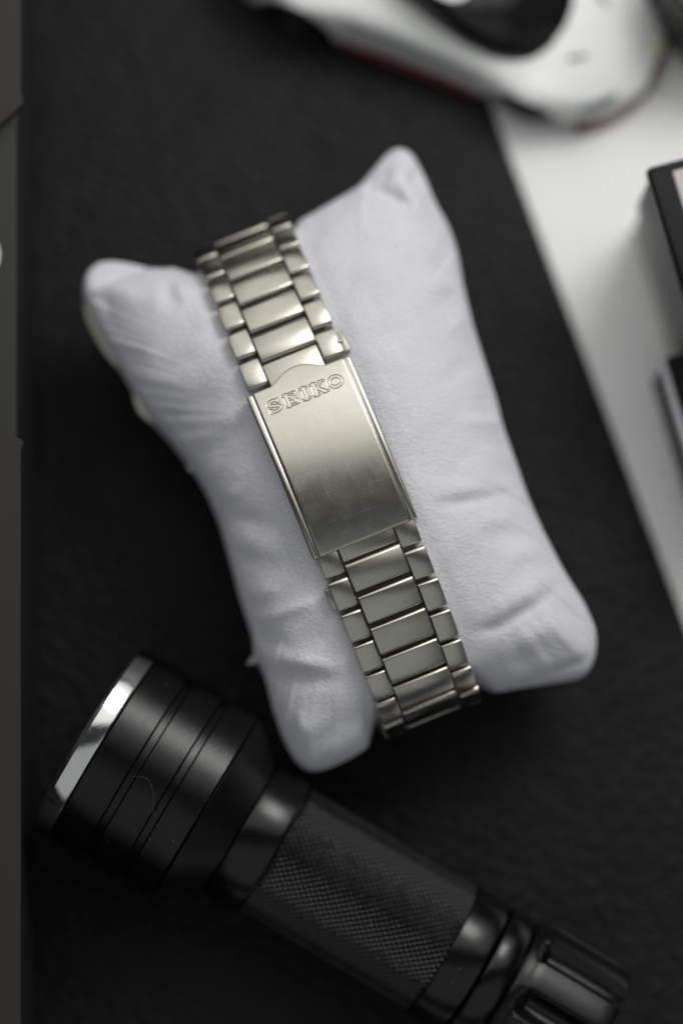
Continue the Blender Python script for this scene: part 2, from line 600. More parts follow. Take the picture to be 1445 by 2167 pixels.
# folds of the cloth, traced as lines on the pillow: points, width mm, height mm (negative = crease)
FOLDS = [
    ([(965, 1352), (1050, 1333), (1130, 1284), (1205, 1222)], 0.9, -0.85),
    ([(965, 1325), (1045, 1305), (1115, 1262), (1190, 1195)], 2.2, 0.9),
    ([(1010, 1395), (1090, 1375), (1165, 1325), (1230, 1290)], 2.2, 0.7),
    ([(1020, 1440), (1110, 1400), (1190, 1370)], 1.9, -0.3),
    ([(420, 1000), (490, 945), (560, 895), (590, 870)], 1.8, -1.0),
    ([(400, 960), (470, 915), (540, 862)], 2.4, 0.6),
    ([(455, 1075), (500, 1025), (560, 1000)], 2.2, 0.6),
    ([(320, 790), (370, 735), (440, 690), (480, 680)], 1.8, -0.55),
    ([(255, 640), (330, 640), (410, 615)], 2.5, 0.45),
    ([(538, 1398), (600, 1400), (700, 1422), (745, 1410)], 1.3, 0.9),
    ([(560, 1440), (640, 1442), (745, 1440)], 1.7, -0.7),
    ([(500, 1235), (570, 1215), (650, 1185)], 1.6, -0.6),
    ([(515, 1320), (590, 1308), (670, 1284), (700, 1270)], 1.0, 0.7),
    ([(520, 1360), (580, 1358), (630, 1372)], 1.4, -0.7),
    ([(470, 1100), (520, 1106), (580, 1120)], 1.5, -0.6),
    ([(465, 1140), (540, 1160), (620, 1150)], 1.8, 0.5),
    ([(770, 400), (815, 418), (855, 440), (870, 465)], 1.1, -1.1),
    ([(842, 330), (850, 385), (880, 450), (905, 500)], 1.9, 1.2),
    ([(868, 352), (885, 385), (897, 400)], 1.2, -1.0),
    ([(905, 560), (940, 575), (972, 560)], 1.8, -0.5),
    ([(925, 625), (955, 650), (985, 650)], 2.0, -0.6),
    ([(930, 690), (970, 700), (1003, 725)], 1.6, 0.4),
    ([(985, 885), (1025, 880), (1060, 884)], 1.1, -0.55),
    ([(960, 915), (1010, 908), (1062, 920)], 1.5, 0.5),
    ([(880, 1095), (950, 1085), (1040, 1062), (1112, 1042)], 0.9, -0.55),
    ([(890, 1070), (960, 1055), (1050, 1035)], 1.8, 0.45),
    ([(1000, 1160), (1070, 1140), (1150, 1150)], 2.0, -0.45),
    ([(1050, 1200), (1110, 1175), (1165, 1170)], 1.4, 0.35),
    ([(200, 600), (225, 640), (235, 700)], 1.5, -0.25),
    ([(365, 600), (385, 630), (425, 650)], 1.6, 0.5),
    ([(345, 590), (362, 625), (370, 680)], 1.3, -0.6),
    ([(600, 1500), (650, 1540), (720, 1560)], 2.5, 0.5),
    ([(660, 500), (740, 470), (800, 455)], 2.0, 0.4),
    ([(690, 560), (780, 540), (850, 500)], 2.6, -0.4),
    ([(196, 582), (250, 605), (320, 650)], 1.7, 0.35),
    ([(190, 590), (225, 650), (290, 720)], 1.8, -0.25),
    ([(215, 565), (280, 590), (330, 615)], 1.6, -0.25),
    ([(1250, 1385), (1190, 1350), (1120, 1330)], 1.7, 0.35),
    ([(1248, 1400), (1180, 1405), (1110, 1415)], 1.6, 0.35),
    ([(1245, 1360), (1205, 1300), (1160, 1265)], 1.3, -0.5),
    ([(655, 1620), (640, 1560), (610, 1490)], 1.5, 0.55),
    ([(665, 1618), (690, 1560), (740, 1500)], 1.6, -0.55),
    ([(690, 1610), (750, 1570), (790, 1520)], 1.3, 0.5),
    ([(850, 325), (835, 380), (790, 430)], 1.2, 0.6),
    ([(1000, 760), (960, 800), (930, 860)], 1.6, -0.35),
    ([(1110, 1130), (1060, 1110), (1000, 1120)], 1.2, 0.4),
    ([(430, 1040), (480, 1055), (530, 1050)], 1.2, 0.5),
    ([(500, 1255), (545, 1262), (600, 1250)], 1.1, 0.5),
    ([(480, 1170), (540, 1195), (600, 1200)], 1.3, -0.45),
    ([(350, 900), (400, 880), (470, 830)], 1.6, -0.4),
    ([(300, 850), (360, 820), (430, 790)], 1.6, 0.35),
]
FW = []
for pts, wd, am in FOLDS:
    FW.append((np.array([at(x, y, 30)[:2] for x, y in pts]), wd, am))


def folds(X, Y):
    H = np.zeros_like(X)
    for P, wd, am in FW:
        best = np.full(X.shape, 1e9)
        par = np.zeros_like(X)
        tot = np.concatenate([[0], np.cumsum(np.linalg.norm(np.diff(P, axis=0), axis=1))])
        for i in range(len(P) - 1):
            d = P[i + 1] - P[i]
            L2 = d @ d
            t_ = np.clip(((X - P[i, 0]) * d[0] + (Y - P[i, 1]) * d[1]) / L2, 0, 1)
            D = np.hypot(X - P[i, 0] - t_ * d[0], Y - P[i, 1] - t_ * d[1])
            m = D < best
            best = np.where(m, D, best)
            par = np.where(m, (tot[i] + t_ * math.sqrt(L2)) / tot[-1], par)
        H += am * np.exp(-(best / wd) ** 2) * np.sin(np.clip(par, 0.0, 1.0) * math.pi) ** 1.5 * 1.25
    return H


rings = np.concatenate([np.linspace(0.0, 0.84, 74), 1 - 0.16 * np.cos(np.linspace(0, math.pi / 2, 22))[1:][::1]])
rings = np.unique(np.clip(rings, 0, 1))
rings[-1] = 1.0
NR = len(rings)
X = PCEN[0] + rings[:, None] * (BP[:, 0] - PCEN[0])[None]
Y = PCEN[1] + rings[:, None] * (BP[:, 1] - PCEN[1])[None]
PH = bil(phi, X, Y)
k93 = int(np.searchsorted(rings, 0.95))
edge = (1 - rings[k93:, None]) / (1 - rings[k93])
PH[k93:] = PH[k93][None] * edge
PH = np.maximum(PH, 0)
H = np.sqrt(PH)
H /= H.max()
H = H ** 0.78
top = SEAM_Z + 23.0 * H
bot = SEAM_Z - 21.0 * H
bot = np.where(bot < ZT + 2.0, ZT + 0.02 + 1.98 * np.exp(np.clip((bot - ZT - 2.0) / 1.98, -9, 0)), bot)
NZ = np.zeros_like(X)
for i in range(NR):
    for j in range(NB):
        p = Vector((X[i, j], Y[i, j], 0))
        NZ[i, j] = noise.noise(p * 0.06) * 0.9 + noise.noise(p * 0.16 + Vector((7, 3, 1))) * 0.34 + noise.noise(p * 0.42) * 0.07 \
            - 0.42 * max(0.0, 1 - 5.0 * abs(noise.noise(Vector((X[i, j] * 0.075 + 0.5 * noise.noise(p * 0.09), Y[i, j] * 0.055, 4.0))))) * (0.5 + noise.noise(p * 0.05 + Vector((1, 8, 3))))
inner = np.clip((1 - rings) / 0.16, 0, 1)[:, None]
top = top + (folds(X, Y) + NZ) * np.clip(inner * 1.5, 0, 1)
# edge puckers
th = np.arange(NB) / NB * 2 * math.pi
puck = np.array([noise.noise(Vector((math.cos(a) * 14, math.sin(a) * 14, 2))) for a in th])
gath = np.array([noise.noise(Vector((math.cos(a) * 30, math.sin(a) * 30, 5))) for a in th])
top += gath[None] * 0.55 * np.clip(inner * 4, 0, 1) * np.exp(-((1 - rings)[:, None] / 0.22) ** 2)
top += puck[None] * 0.9 * np.clip(inner * 3, 0, 1) * np.exp(-((1 - rings)[:, None] / 0.14) ** 2)
# pressed down under the bracelet
lx, ly = to_band(np.stack([X, Y], -1))
ax_ = np.abs(lx)
sm_ = np.clip((ax_ - 7.4) / 6.5, 0, 1)
cap = band_top(ly) - 2.45 + 1.2 * sm_ * sm_ * (3 - 2 * sm_) + 0.25 * np.clip(ax_ - 13, 0, 40) ** 1.0
kk = 0.3 + 2.2 * np.clip((ax_ - 8) / 8, 0, 1)
hh = np.clip(0.5 + 0.5 * (cap - top) / kk, 0, 1)
raw = top - (folds(X, Y) + NZ) * np.clip(inner * 1.5, 0, 1)
hh = np.clip(0.5 + 0.5 * (cap - raw) / kk, 0, 1)
smn = cap * (1 - hh) + raw * hh - kk * hh * (1 - hh)
free = np.clip((ax_ - 8.2) / 4, 0, 1)
top = smn + (folds(X, Y) + NZ) * np.clip(inner * 1.5, 0, 1) * free
# the seam line itself waves a little
seam = SEAM_Z + np.array([noise.noise(Vector((math.cos(a) * 2.2, math.sin(a) * 2.2, 9))) for a in th]) * 1.6
top[-1] = seam
bot[-1] = seam
V = [(PCEN[0], PCEN[1], float(top[0, 0]))]
F = []
idx_t = np.zeros((NR, NB), int)
for i in range(1, NR):
    for j in range(NB):
        idx_t[i, j] = len(V)
        V.append((X[i, j], Y[i, j], top[i, j]))
idx_b = np.zeros((NR, NB), int)
V.append((PCEN[0], PCEN[1], float(bot[0, 0])))
cb = len(V) - 1
for i in range(1, NR):
    for j in range(NB):
        if i == NR - 1:
            idx_b[i, j] = idx_t[i, j]
        else:
            idx_b[i, j] = len(V)
            V.append((X[i, j], Y[i, j], bot[i, j]))
for j in range(NB):
    k = (j + 1) % NB
    F.append((0, idx_t[1, j], idx_t[1, k]))
    F.append((cb, idx_b[1, k], idx_b[1, j]))
    for i in range(1, NR - 1):
        F.append((idx_t[i, j], idx_t[i + 1, j], idx_t[i + 1, k], idx_t[i, k]))
        F.append((idx_b[i, j], idx_b[i, k], idx_b[i + 1, k], idx_b[i + 1, j]))
pil = empty('watch_pillow', (PCEN[0], PCEN[1], ZT), 0,
            'small white plush watch pillow with four pointed corners inside the steel bracelet', 'pillow')
cov = mesh_obj('cover', [(x - PCEN[0], y - PCEN[1], z - ZT) for x, y, z in V], F, M_FABRIC, pil, 180)


def seam_strip(px_pts, r0, dz=0.2):
    pts = []
    for x, y in px_pts:
        p = at(x, y, SEAM_Z)
        j = int(np.argmin(np.hypot(BP[:, 0] - p[0], BP[:, 1] - p[1])))
        b = BP[j] + (BP[j] - PCEN) / np.linalg.norm(BP[j] - PCEN) * 0.1
        pts.append((b[0] - PCEN[0], b[1] - PCEN[1], seam[j] + dz - ZT))
    dense = []
    for i in range(len(pts) - 1):
        for k in range(5):
            dense.append(tuple(np.array(pts[i]) * (1 - k / 5) + np.array(pts[i + 1]) * k / 5))
    dense.append(pts[-1])
    n = len(dense)
    rr = [max(0.08, r0 * math.sin(math.pi * (i + 0.3) / (n - 0.4)) ** 0.6) for i in range(n)]
    V, F = tube(dense, rr, 8)
    mesh_obj('seam_lining', V, F, M_LINING, pil, 180)


seam_strip([(178, 640), (192, 676), (212, 712), (232, 748), (250, 778)], 0.85, 0.5)
seam_strip([(286, 842), (296, 860), (310, 880), (326, 900)], 0.75, 0.7)
seam_strip([(400, 985), (405, 993), (412, 1003)], 0.4, 0.6)
rnd = random.Random(3)
ft = []
for k in range(9):
    p = at(541 + rnd.uniform(-7, 5), 1396 + rnd.uniform(-8, 8), SEAM_Z)
    a = np.array([p[0] - PCEN[0], p[1] - PCEN[1], SEAM_Z - ZT + 0.4])
    b = a + np.array([rnd.uniform(-1.2, 0.2), rnd.uniform(-0.7, 0.7), rnd.uniform(-0.3, 0.7)])
    m_ = (a + b) / 2 + np.array([0, rnd.uniform(-.3, .3), 0.2])
    ft.append(tube([a, m_, b], [0.22, 0.18, 0.09], 6))
V, F = join(*ft)
mesh_obj('loose_thread', V, F, M_LINING, pil, 180)

# ---------------------------------------------------------------- bracelet
watch = empty('wristwatch', (BC[0], BC[1], ZT), BANG,
              'brushed steel watch bracelet with folding clasp wrapped round the white pillow', 'watch')


def link_mesh(w, l, h, sag=0.22, bev=0.55):
    """a link: x across, y along, top at z=0, bottom -h"""
    def prof(ins):
        L, b = l - 2 * ins, bev
        top_, pts = -ins, []
        for k in range(5):
            a = math.pi / 2 * k / 4
            pts.append((-L / 2 + b * (1 - math.sin(a)) * 0.9 if False else -L / 2 + b * (1 - math.cos(a)) * 0.8, top_ - sag - b * 0.75 * (1 - math.sin(a))))
        for k in range(1, 8):
            y = -L / 2 + b * 0.8 + (L - 1.6 * b) * k / 8
            pts.append((y, top_ - sag * (2 * y / (L - 1.6 * b)) ** 2))
        for k in range(5):
            a = math.pi / 2 * (1 - k / 4)
            pts.append((L / 2 - b * (1 - math.cos(a)) * 0.8, top_ - sag - b * 0.75 * (1 - math.sin(a))))
        pts.append((L / 2 - 0.1, -h + 0.25 + ins))
        pts.append((L / 2 - 0.45, -h + ins))
        pts.append((-L / 2 + 0.45, -h + ins))
        pts.append((-L / 2 + 0.1, -h + 0.25 + ins))
        return pts
    secs = []
    e = 0.17
    for x, ins in ((-w / 2, e), (-w / 2 + e * 0.35, e * 0.35), (-w / 2 + e, 0), (w / 2 - e, 0), (w / 2 - e * 0.35, e * 0.35), (w / 2, e)):
        secs.append([(x, y, z) for y, z in prof(ins)])
    return loft(secs)


def make_data(name, V, F, mat):
    o = mesh_obj(name, V, F, mat, None, 50)
    me = o.data
    bpy.data.objects.remove(o)
    return me


LINK_L = 4.82
me_c = make_data('centre_link', *link_mesh(9.0, LINK_L, 2.4, 0.13, 0.72), M_STEEL)
me_o = make_data('outer_link', *link_mesh(3.3, LINK_L + 0.08, 2.5, 0.11, 0.7), M_STEEL)
me_w = make_data('outer_link_worn', *link_mesh(3.3, LINK_L + 0.08, 2.5, 0.11, 0.7), M_WORN)
me_c2 = make_data('centre_link_scuffed', *link_mesh(9.0, LINK_L, 2.4, 0.15, 0.72), M_SCUFF)
me_b = make_data('end_bar', *link_mesh(9.0, 6.0, 1.5, 0.12, 0.3), M_STEEL)
me_p = make_data('hinge_pin', *lathe([(-6.9, 0.1), (-6.85, 0.62), (6.85, 0.62), (6.9, 0.1)], 12), M_GAP_SHADE)

jr = random.Random(11)


def put(name, me, s, x=0.0, drop=0.0, tilt=0.0, wide=1.0, roll=0.0):
    y, z, a = path(s)
    o = bpy.data.objects.new(name, me)
    col.objects.link(o)
    o.parent = watch
    ny_, nz_ = -math.sin(a), math.cos(a)
    if s > 0:
        x += 0.030 * max(0.0, s - HALF)          # the upper run leans a little to the right
    o.location = Vector((x, y - ny_ * drop, z - nz_ * drop - ZT)) * MM
    o.rotation_euler = (a + tilt, roll, 0)
    o.scale = (wide, 1, 1)
    return o


HALF = CL_LEN / 2
PITCH = 5.5
NL = 11
for side in (1, -1):
    if side == 1:
        so, scn, sb = 0.8, 4.2, 0.9
    else:
        so, scn, sb = -1.2, 2.5, -0.9
    put('hinge_pin', me_p, side * (HALF + scn - 0.34), 0, 1.45)
    put('end_bar', me_b, side * (HALF + sb), 0, 0.45, 0, 1.03)
    for k in range(NL):
        wide = 1.03 - (0.002 * k if side == 1 else 0)
        for sx in (-1, 1):
            worn = (side, k, sx) in ((1, 0, -1), (1, 0, 1), (1, 2, 1), (1, 2, -1))
            s = side * (HALF + so + PITCH * k + LINK_L / 2)
            put('outer_link', me_w if worn else me_o, s, sx * 6.33 * wide + jr.uniform(-.05, .05), (0.5, 0.2, 0.08)[min(k, 2)] + jr.uniform(0, 0.05),
                R(jr.uniform(-1.4, 1.4)), wide, R(sx * 2.0 + jr.uniform(-.6, .6)))
        s = side * (HALF + scn + PITCH * k + LINK_L / 2)
        put('centre_link', me_c2 if (side, k) in ((1, 0), (-1, 0), (-1, 2), (1, 3)) else me_c, s, 0, jr.uniform(0, 0.05), R(jr.uniform(-1.5, 1.5)), wide)
        put('hinge_pin', me_p, side * (HALF + scn + PITCH * k + LINK_L + 0.34), 0, 1.45)
        put('hinge_pin', me_p, side * (HALF + so + PITCH * k + LINK_L + 0.34), 0, 1.6)
V, F = rbox(-0.65, 0.65, -1.75, 1.75, -1.2, 0, 0.12, 2)
me_t = make_data('pin_tab', V, F, M_PLATE)
put('pin_tab', me_t, HALF + 0.8 + 1.9, 8.6, 0.9)
put('pin_tab', me_t, -(HALF - 1.2 + PITCH + 2.6), -8.45, 0.9)
V, F = lathe([(-0.5, 0.05), (-0.45, 0.42), (0.3, 0.42), (0.35, 0.05)], 14)
me_s = make_data('pin_head', V, F, M_CHROME)
put('pin_head', me_s, HALF + 0.8 + 2.0, 8.35, 0.75)

# --- clasp: a curved cover with raised panel, rims and lettering pressed into it
CW, CR = 17.7, 72.0
TXT_Y = HALF - 3.35                       # centre line of the lettering
LH = 2.15                                 # letter height


def strokes():
    """slab-serif capitals as capsules/arcs: list of polylines with half-widths, in a 0..1 high frame"""
    S, w = [], 0.105
    t_ = 0.075

    def arc(cx, cy, rx, ry, a0, a1, n=14):
        return [(cx + rx * math.cos(R(a0 + (a1 - a0) * i / n)), cy + ry * math.sin(R(a0 + (a1 - a0) * i / n))) for i in range(n + 1)]
    # S
    o = 0.0
    S.append((arc(o + .53, .715, .36, .215, 20, 215) + [(o + .42, .535), (o + .68, .47)] + arc(o + .55, .285, .38, .215, 40, -165)[0:], w))
    S.append(([(o + .90, .97), (o + .90, .72)], t_))
    S.append(([(o + .15, .03), (o + .15, .30)], t_))
    # E
    o = 1.31
    S.append(([(o + .24, .05), (o + .24, .95)], w * 1.25))
    S.append(([(o + .04, .06), (o + .98, .06)], t_))
    S.append(([(o + .04, .94), (o + .96, .94)], t_))
    S.append(([(o + .24, .52), (o + .68, .52)], t_))
    S.append(([(o + .70, .38), (o + .70, .66)], t_ * .8))
    S.append(([(o + .98, .06), (o + 1.0, .32)], t_))
    S.append(([(o + .95, .94), (o + .97, .70)], t_))
    # I
    o = 2.63
    S.append(([(o + .32, .05), (o + .32, .95)], w * 1.3))
    S.append(([(o + .04, .06), (o + .60, .06)], t_))
    S.append(([(o + .04, .94), (o + .60, .94)], t_))
    # K
    o = 3.46
    S.append(([(o + .26, .05), (o + .26, .95)], w * 1.25))
    S.append(([(o + .04, .06), (o + .50, .06)], t_))
    S.append(([(o + .04, .94), (o + .50, .94)], t_))
    S.append(([(o + .30, .40), (o + .92, .92)], t_ * 1.05))
    S.append(([(o + .46, .55), (o + .98, .08)], w * 1.15))
    S.append(([(o + .74, .94), (o + 1.10, .94)], t_))
    S.append(([(o + .76, .06), (o + 1.18, .06)], t_))
    # O
    o = 4.80
    S.append((arc(o + .56, .5, .47, .41, 0, 360, 28), w))
    return S, 5.92


def letter_sdf(X, Y):
    S, tw = strokes()
    best = np.full(X.shape, 9.0)
    for pts, hw in S:
        for i in range(len(pts) - 1):
            ax, ay = pts[i]
            dx, dy = pts[i + 1][0] - ax, pts[i + 1][1] - ay
            t_ = np.clip(((X - ax) * dx + (Y - ay) * dy) / max(dx * dx + dy * dy, 1e-9), 0, 1)
            best = np.minimum(best, np.hypot(X - ax - t_ * dx, Y - ay - t_ * dy) - hw)
    return best, tw


def clasp():
    hw = CW / 2
    ulist = np.unique(np.round(np.concatenate([np.linspace(-hw, hw, 69), np.arange(-6.9, 6.95, 0.036),
                                               -hw + np.array([0.04, .1, .2, .9, 1.0, 1.1, 1.2, 1.3, 1.4, 1.55]),
                                               hw - np.array([0.04, .1, .2, .9, 1.0, 1.1, 1.2, 1.3, 1.4, 1.55])]), 3))
    vlist = np.unique(np.round(np.concatenate([np.linspace(0, 1, 60) * (2 * HALF),
                                               np.arange(2.0, 4.75, 0.036), np.array([0.06, 0.15, 0.3, 2 * HALF - .06, 2 * HALF - .15, 2 * HALF - .3])]), 3))
    U, Vv = np.meshgrid(ulist, vlist, indexing='ij')       # Vv measured down from the upper edge
    # humped upper edge
    t_ = np.clip((U + 4.6) / 9.2, 0, 1)
    hump = 1.75 * np.clip(np.sin(math.pi * t_), 0, 1) ** 1.1
    fall = np.clip(1 - Vv / 4.5, 0, 1)
    Yc = HALF - Vv + hump * np.where(Vv < 4.5, fall, 0)
    # profile across
    d = hw - np.abs(U)
    rim = -0.15 * (1 - np.clip((d - 0.95) / 0.45, 0, 1) ** 2 * (3 - 2 * np.clip((d - 0.95) / 0.45, 0, 1)))
    groove = -0.10 * np.exp(-((d - 0.98) / 0.12) ** 2)
    roundx = -0.45 * (1 - np.sqrt(np.clip(1 - (1 - np.clip(d / 0.35, 0, 1)) ** 2, 0, 1)))
    crown = -0.16 * (U / hw) ** 2
    ve = np.minimum(Vv, 2 * HALF - Vv)
    roundy = -0.22 * (1 - np.sqrt(np.clip(1 - (1 - np.clip(ve / 0.25, 0, 1)) ** 2, 0, 1)))
    # letters
    S, tw = strokes()
    lx = ((U + 0.1) / LH) + tw / 2
    ly = ((Yc - TXT_Y) / LH) + 0.5
    sd, _ = letter_sdf(lx, ly)
    sd = sd * LH
    lift = 0.02 * np.clip(0.5 - sd / 0.10, 0, 1)
    cut = -0.052 * np.exp(-((sd - 0.02) / 0.05) ** 2)
    Z = rim + groove + roundx + crown + roundy + lift + cut
    # wrap along the curve of the clasp
    global GRIME
    GRIME = 0.42 * np.exp(-((sd - 0.02) / 0.055) ** 2) + 0.10 * np.exp(-((d - 1.0) / 0.07) ** 2)
    ang = Yc / CR
    yy = (CR + Z) * np.sin(ang)
    zz = (CR + Z) * np.cos(ang) - CR
    n, m = U.shape
    Vt = [(U[i, j], yy[i, j], zz[i, j]) for i in range(n) for j in range(m)]
    Ft = []
    for i in range(n - 1):
        for j in range(m - 1):
            a = i * m + j
            Ft.append((a, a + 1, a + m + 1, a + m))
    # side walls and underside
    per = [i * m for i in range(n)] + [(n - 1) * m + j for j in range(1, m)] + [i * m + m - 1 for i in range(n - 2, -1, -1)] + [j for j in range(m - 2, 0, -1)]
    base = len(Vt)
    for p_ in per:
        x, y, z = Vt[p_]
        Vt.append((x * 0.999, y, z - 1.3))
    L = len(per)
    for k in range(L):
        Ft.append((per[k], per[(k + 1) % L], base + (k + 1) % L, base + k))
    Ft.append(tuple(base + k for k in range(L)))
    return Vt, Ft


V, F = clasp()
TOPZ = LZ + LB
o = mesh_obj('clasp', [(x, y, z + TOPZ + 0.55 - ZT) for x, y, z in V], F, M_CLASP, watch, 55)
ga_ = o.data.attributes.new('grime', 'FLOAT', 'POINT')
gv = np.zeros(len(o.data.vertices))
gv[:GRIME.size] = GRIME.ravel()
ga_.data.foreach_set('value', gv)

# ---------------------------------------------------------------- torch
HEAD_R, TAIL_R, BODY_R = 17.6, 12.6, 11.5
f0, f1 = at(190, 1560, HEAD_R + ZT), at(1334, 2290, TAIL_R + ZT)
# axis on the picture: 31 degrees down to the right
f1 = at(190 + 0.857 * 1242, 1560 + 0.515 * 1242, TAIL_R + ZT)
f0[2], f1[2] = HEAD_R + ZT, TAIL_R + ZT
fa = f1 - f0
FL = float(np.linalg.norm(fa))
fa = fa / FL
torch = empty('torch', tuple(f0), 0, 'black metal torch with polished bezel and knurled grip lying on the leather', 'torch')
torch.rotation_mode = 'QUATERNION'
torch.rotation_quaternion = Vector(fa).to_track_quat('X', 'Z')
U = FL / 1242.0                     # mm per photo pixel along the axis


def part(name, prof, mat, n=96, wob=None, sm=35):
    V, F = lathe([(t * U, r) for t, r in prof], n, True, wob)
    return mesh_obj(name, V, F, mat, torch, sm)


part('bezel', [(-6, 13.2), (-9, 15.4), (-9, 16.7), (-6, 17.1), (-1, 17.3), (3, 17.55), (35, 17.6), (38, 17.5), (40, 17.2), (40, 15)], M_CHROME, 128)
part('lens', [(-7, 0.05), (-7, 13.6), (-4, 13.6), (-4, 0.05)], M_LENS, 64)
g = []
for a0, a1 in ((40, 120), (134, 204), (218, 288)):
    g += [(a0, 16.6), (a0 + 1.5, 17.25), (a0 + 4, 17.45), (a1 - 4, 17.45), (a1 - 1.5, 17.25), (a1, 16.6)]
part('head', [(40, 15.5)] + g + [(289, 17.2), (291, 17.3), (366, 12.9), (372, 12.5), (372, 11)], M_ANOD, 128)
part('collar', [(373, 11), (373, 11.9), (376, 12.35), (380, 12.45), (452, 12.45), (458, 12.3), (462, 11.9), (462, 10.8)], M_ANOD_G, 96)


def knurl():
    """diamond knurling cut into the grip: one small four-sided pyramid per diamond"""
    x0, x1 = 463 * U, 868 * U
    N = 136                                   # half diamonds round the grip
    ni = int(round((x1 - x0) / 0.62))
    dx = (x1 - x0) / ni
    V, F = [], []
    rk = random.Random(8)
    for i in range(ni + 1):
        for k in range(N):
            r = BODY_R + (0.17 + rk.uniform(-0.035, 0.02) if (i + k) % 2 == 0 else -0.15)
            a = 2 * math.pi * k / N
            V.append((x0 + dx * i, r * math.cos(a), r * math.sin(a)))

    def vid(i, k):
        return i * N + k % N
    for i in range(ni + 1):
        for k in range(N):
            if (i + k) % 2:
                continue
            ring = [vid(i + 1, k) if i < ni else None, vid(i, k + 1), vid(i - 1, k) if i > 0 else None, vid(i, k - 1)]
            for q_ in range(4):
                a, b = ring[q_], ring[(q_ + 1) % 4]
                if a is not None and b is not None:
                    F.append((vid(i, k), a, b))
    F.append(tuple(vid(0, k) for k in range(N)))
    F.append(tuple(vid(ni, k) for k in range(N)))
    return V, F


V, F = knurl()
mesh_obj('knurled_grip', V, F, M_KNURL, torch, 0)
part('ring', [(868, 10), (868, 11.7), (871, 12.0), (876, 12.1), (938, 12.1), (946, 11.9), (950, 11.2), (950, 10)], M_ANOD_G, 96)
part('ring', [(951, 10), (951, 11.3), (955, 11.9), (962, 12.1), (1000, 12.0), (1012, 11.3), (1014, 10)], M_ANOD_G, 96)


FLUTE = R(48)


def scal(x, a, r):
    t = x / U
    k = max(0.0, min(1.0, (t - 1036) / 26.0))
    c = math.cos(8 * (a - FLUTE))
    lobe = 0.5 + 0.5 * c
    cut = max(0.0, (lobe - 0.55) / 0.45)
    return r - k * 2.3 * (cut ** 0.6 if cut > 0 else 0) if r > 9 else r


part('tail_cap', [(1014, 9.5), (1014, 11.4), (1018, 11.9), (1024, 12.1), (1034, 12.2), (1040, 12.35), (1046, 12.5), (1052, 12.55), (1058, 12.6), (1064, 12.6),
                  (1100, 12.6), (1150, 12.6), (1200, 12.6), (1225, 12.5), (1236, 12.2), (1242, 11.6), (1243, 8.5)], M_ANOD, 192, scal, 30)

# a fine hair lying across the torch head
hp_ = []
for i in range(17):
    f = i / 16
    t_ = 128 + 78 * f
    a = R(-6 - 13 * f + 9 * math.sin(f * 3.0))
    r_ = 17.52 + 0.12 * math.sin(f * math.pi)
    hp_.append((t_ * U, -r_ * math.sin(R(24) + a * 0.6) if False else r_ * math.sin(a), r_ * math.cos(a)))
V, F = tube(hp_, 0.024, 5)
M_HAIR = plain('pale_hair', (0.13, 0.11, 0.10), 0.5)
hair = mesh_obj('hair_strand', V, F, M_HAIR, None, 180)
hair.rotation_mode = 'QUATERNION'
hair.rotation_quaternion = torch.rotation_quaternion
hair.location = torch.location
tag(hair, 'thin pale hair lying across the head of the black torch', 'hair')

# ---------------------------------------------------------------- model car
RW = 5.2
car = empty('toy_car', (17.99, 100.55, 0.6), R(-21.8), 'white toy sports car with dark glass and red lower trim behind the pillow', 'toy car')
car.rotation_euler = (0, R(1.6), R(-21.8))
ST = [(-38, 11.5, 8.6, 9.0, 6), (-36, 14.0, 10.6, 11, 4), (-31, 15.9, 12.2, 12.0, 2.6), (-21.5, 16.9, 12.6, 12.6, 2.4), (-13, 16.8, 12.0, 12.6, 2.2),
      (-5, 16.0, 11.2, 12.6, 2.2), (6, 15.9, 10.6, 12.2, 2.2), (13, 16.2, 10.3, 11.6, 2.2), (21.5, 16.7, 10.9, 10.8, 2.2), (28, 16.0, 9.5, 9.6, 2.2),
      (33, 13.7, 7.8, 8.2, 2.4), (36.5, 11.6, 6.4, 6.9, 2.8), (39, 7.6, 5.3, 5.7, 3.2), (40, 4.0, 4.6, 4.9, 3.5)]
ST = np.array(ST, float)


def car_body():
    xs = np.unique(np.concatenate([np.linspace(-38, 40, 79), np.linspace(-29, -14, 31), np.linspace(14, 29, 31)]))
    secs = []
    for x in xs:
        w, zs, zc, zb = [np.interp(x, ST[:, 0], ST[:, i]) for i in range(1, 5)]
        # smooth the interpolation
        w, zs, zc = [np.mean([np.interp(x + d, ST[:, 0], ST[:, i]) for d in (-2, -1, 0, 1, 2)]) for i in (1, 2, 3)]
        side_b = zb
        for cx_ in (-21.5, 21.5):
            d = abs(x - cx_)
            if d < 7.6:
                side_b = max(zb, zb + (zs - 1.3 - zb) * (1 - (d / 7.6) ** 2) ** 0.7)
        fl = max(math.exp(-((x - c_) / 8.0) ** 2) for c_ in (-21.5, 21.5))
        half = [(0, zb + 0.2), (w * 0.60, zb + 0.2), (w * 0.62, max(side_b, zb + 0.2)), (w * 0.985, side_b), (w, side_b + 0.25),
                (w * (0.985 + 0.015 * fl), side_b + (zs - side_b) * 0.35), (w * (0.955 + 0.045 * fl), side_b + (zs - side_b) * 0.62),
                (w * (0.915 + 0.05 * fl), side_b + (zs - side_b) * 0.86), (w * (0.85 + 0.05 * fl), zs + 0.3 * fl), (w * (0.76 + 0.04 * fl), zs + 0.25 * (zc - zs) + 0.12),
                (w * 0.55, zs + 0.6 * (zc - zs) + 0.12), (w * 0.28, zc + 0.06), (0, zc + 0.1)]
        ring = [(x, -y, z) for y, z in half] + [(x, y, z) for y, z in half[1:-1][::-1]]
        secs.append(ring)
    return loft(secs)


V, F = car_body()
body = mesh_obj('body', V, F, M_PAINT, car, 50)
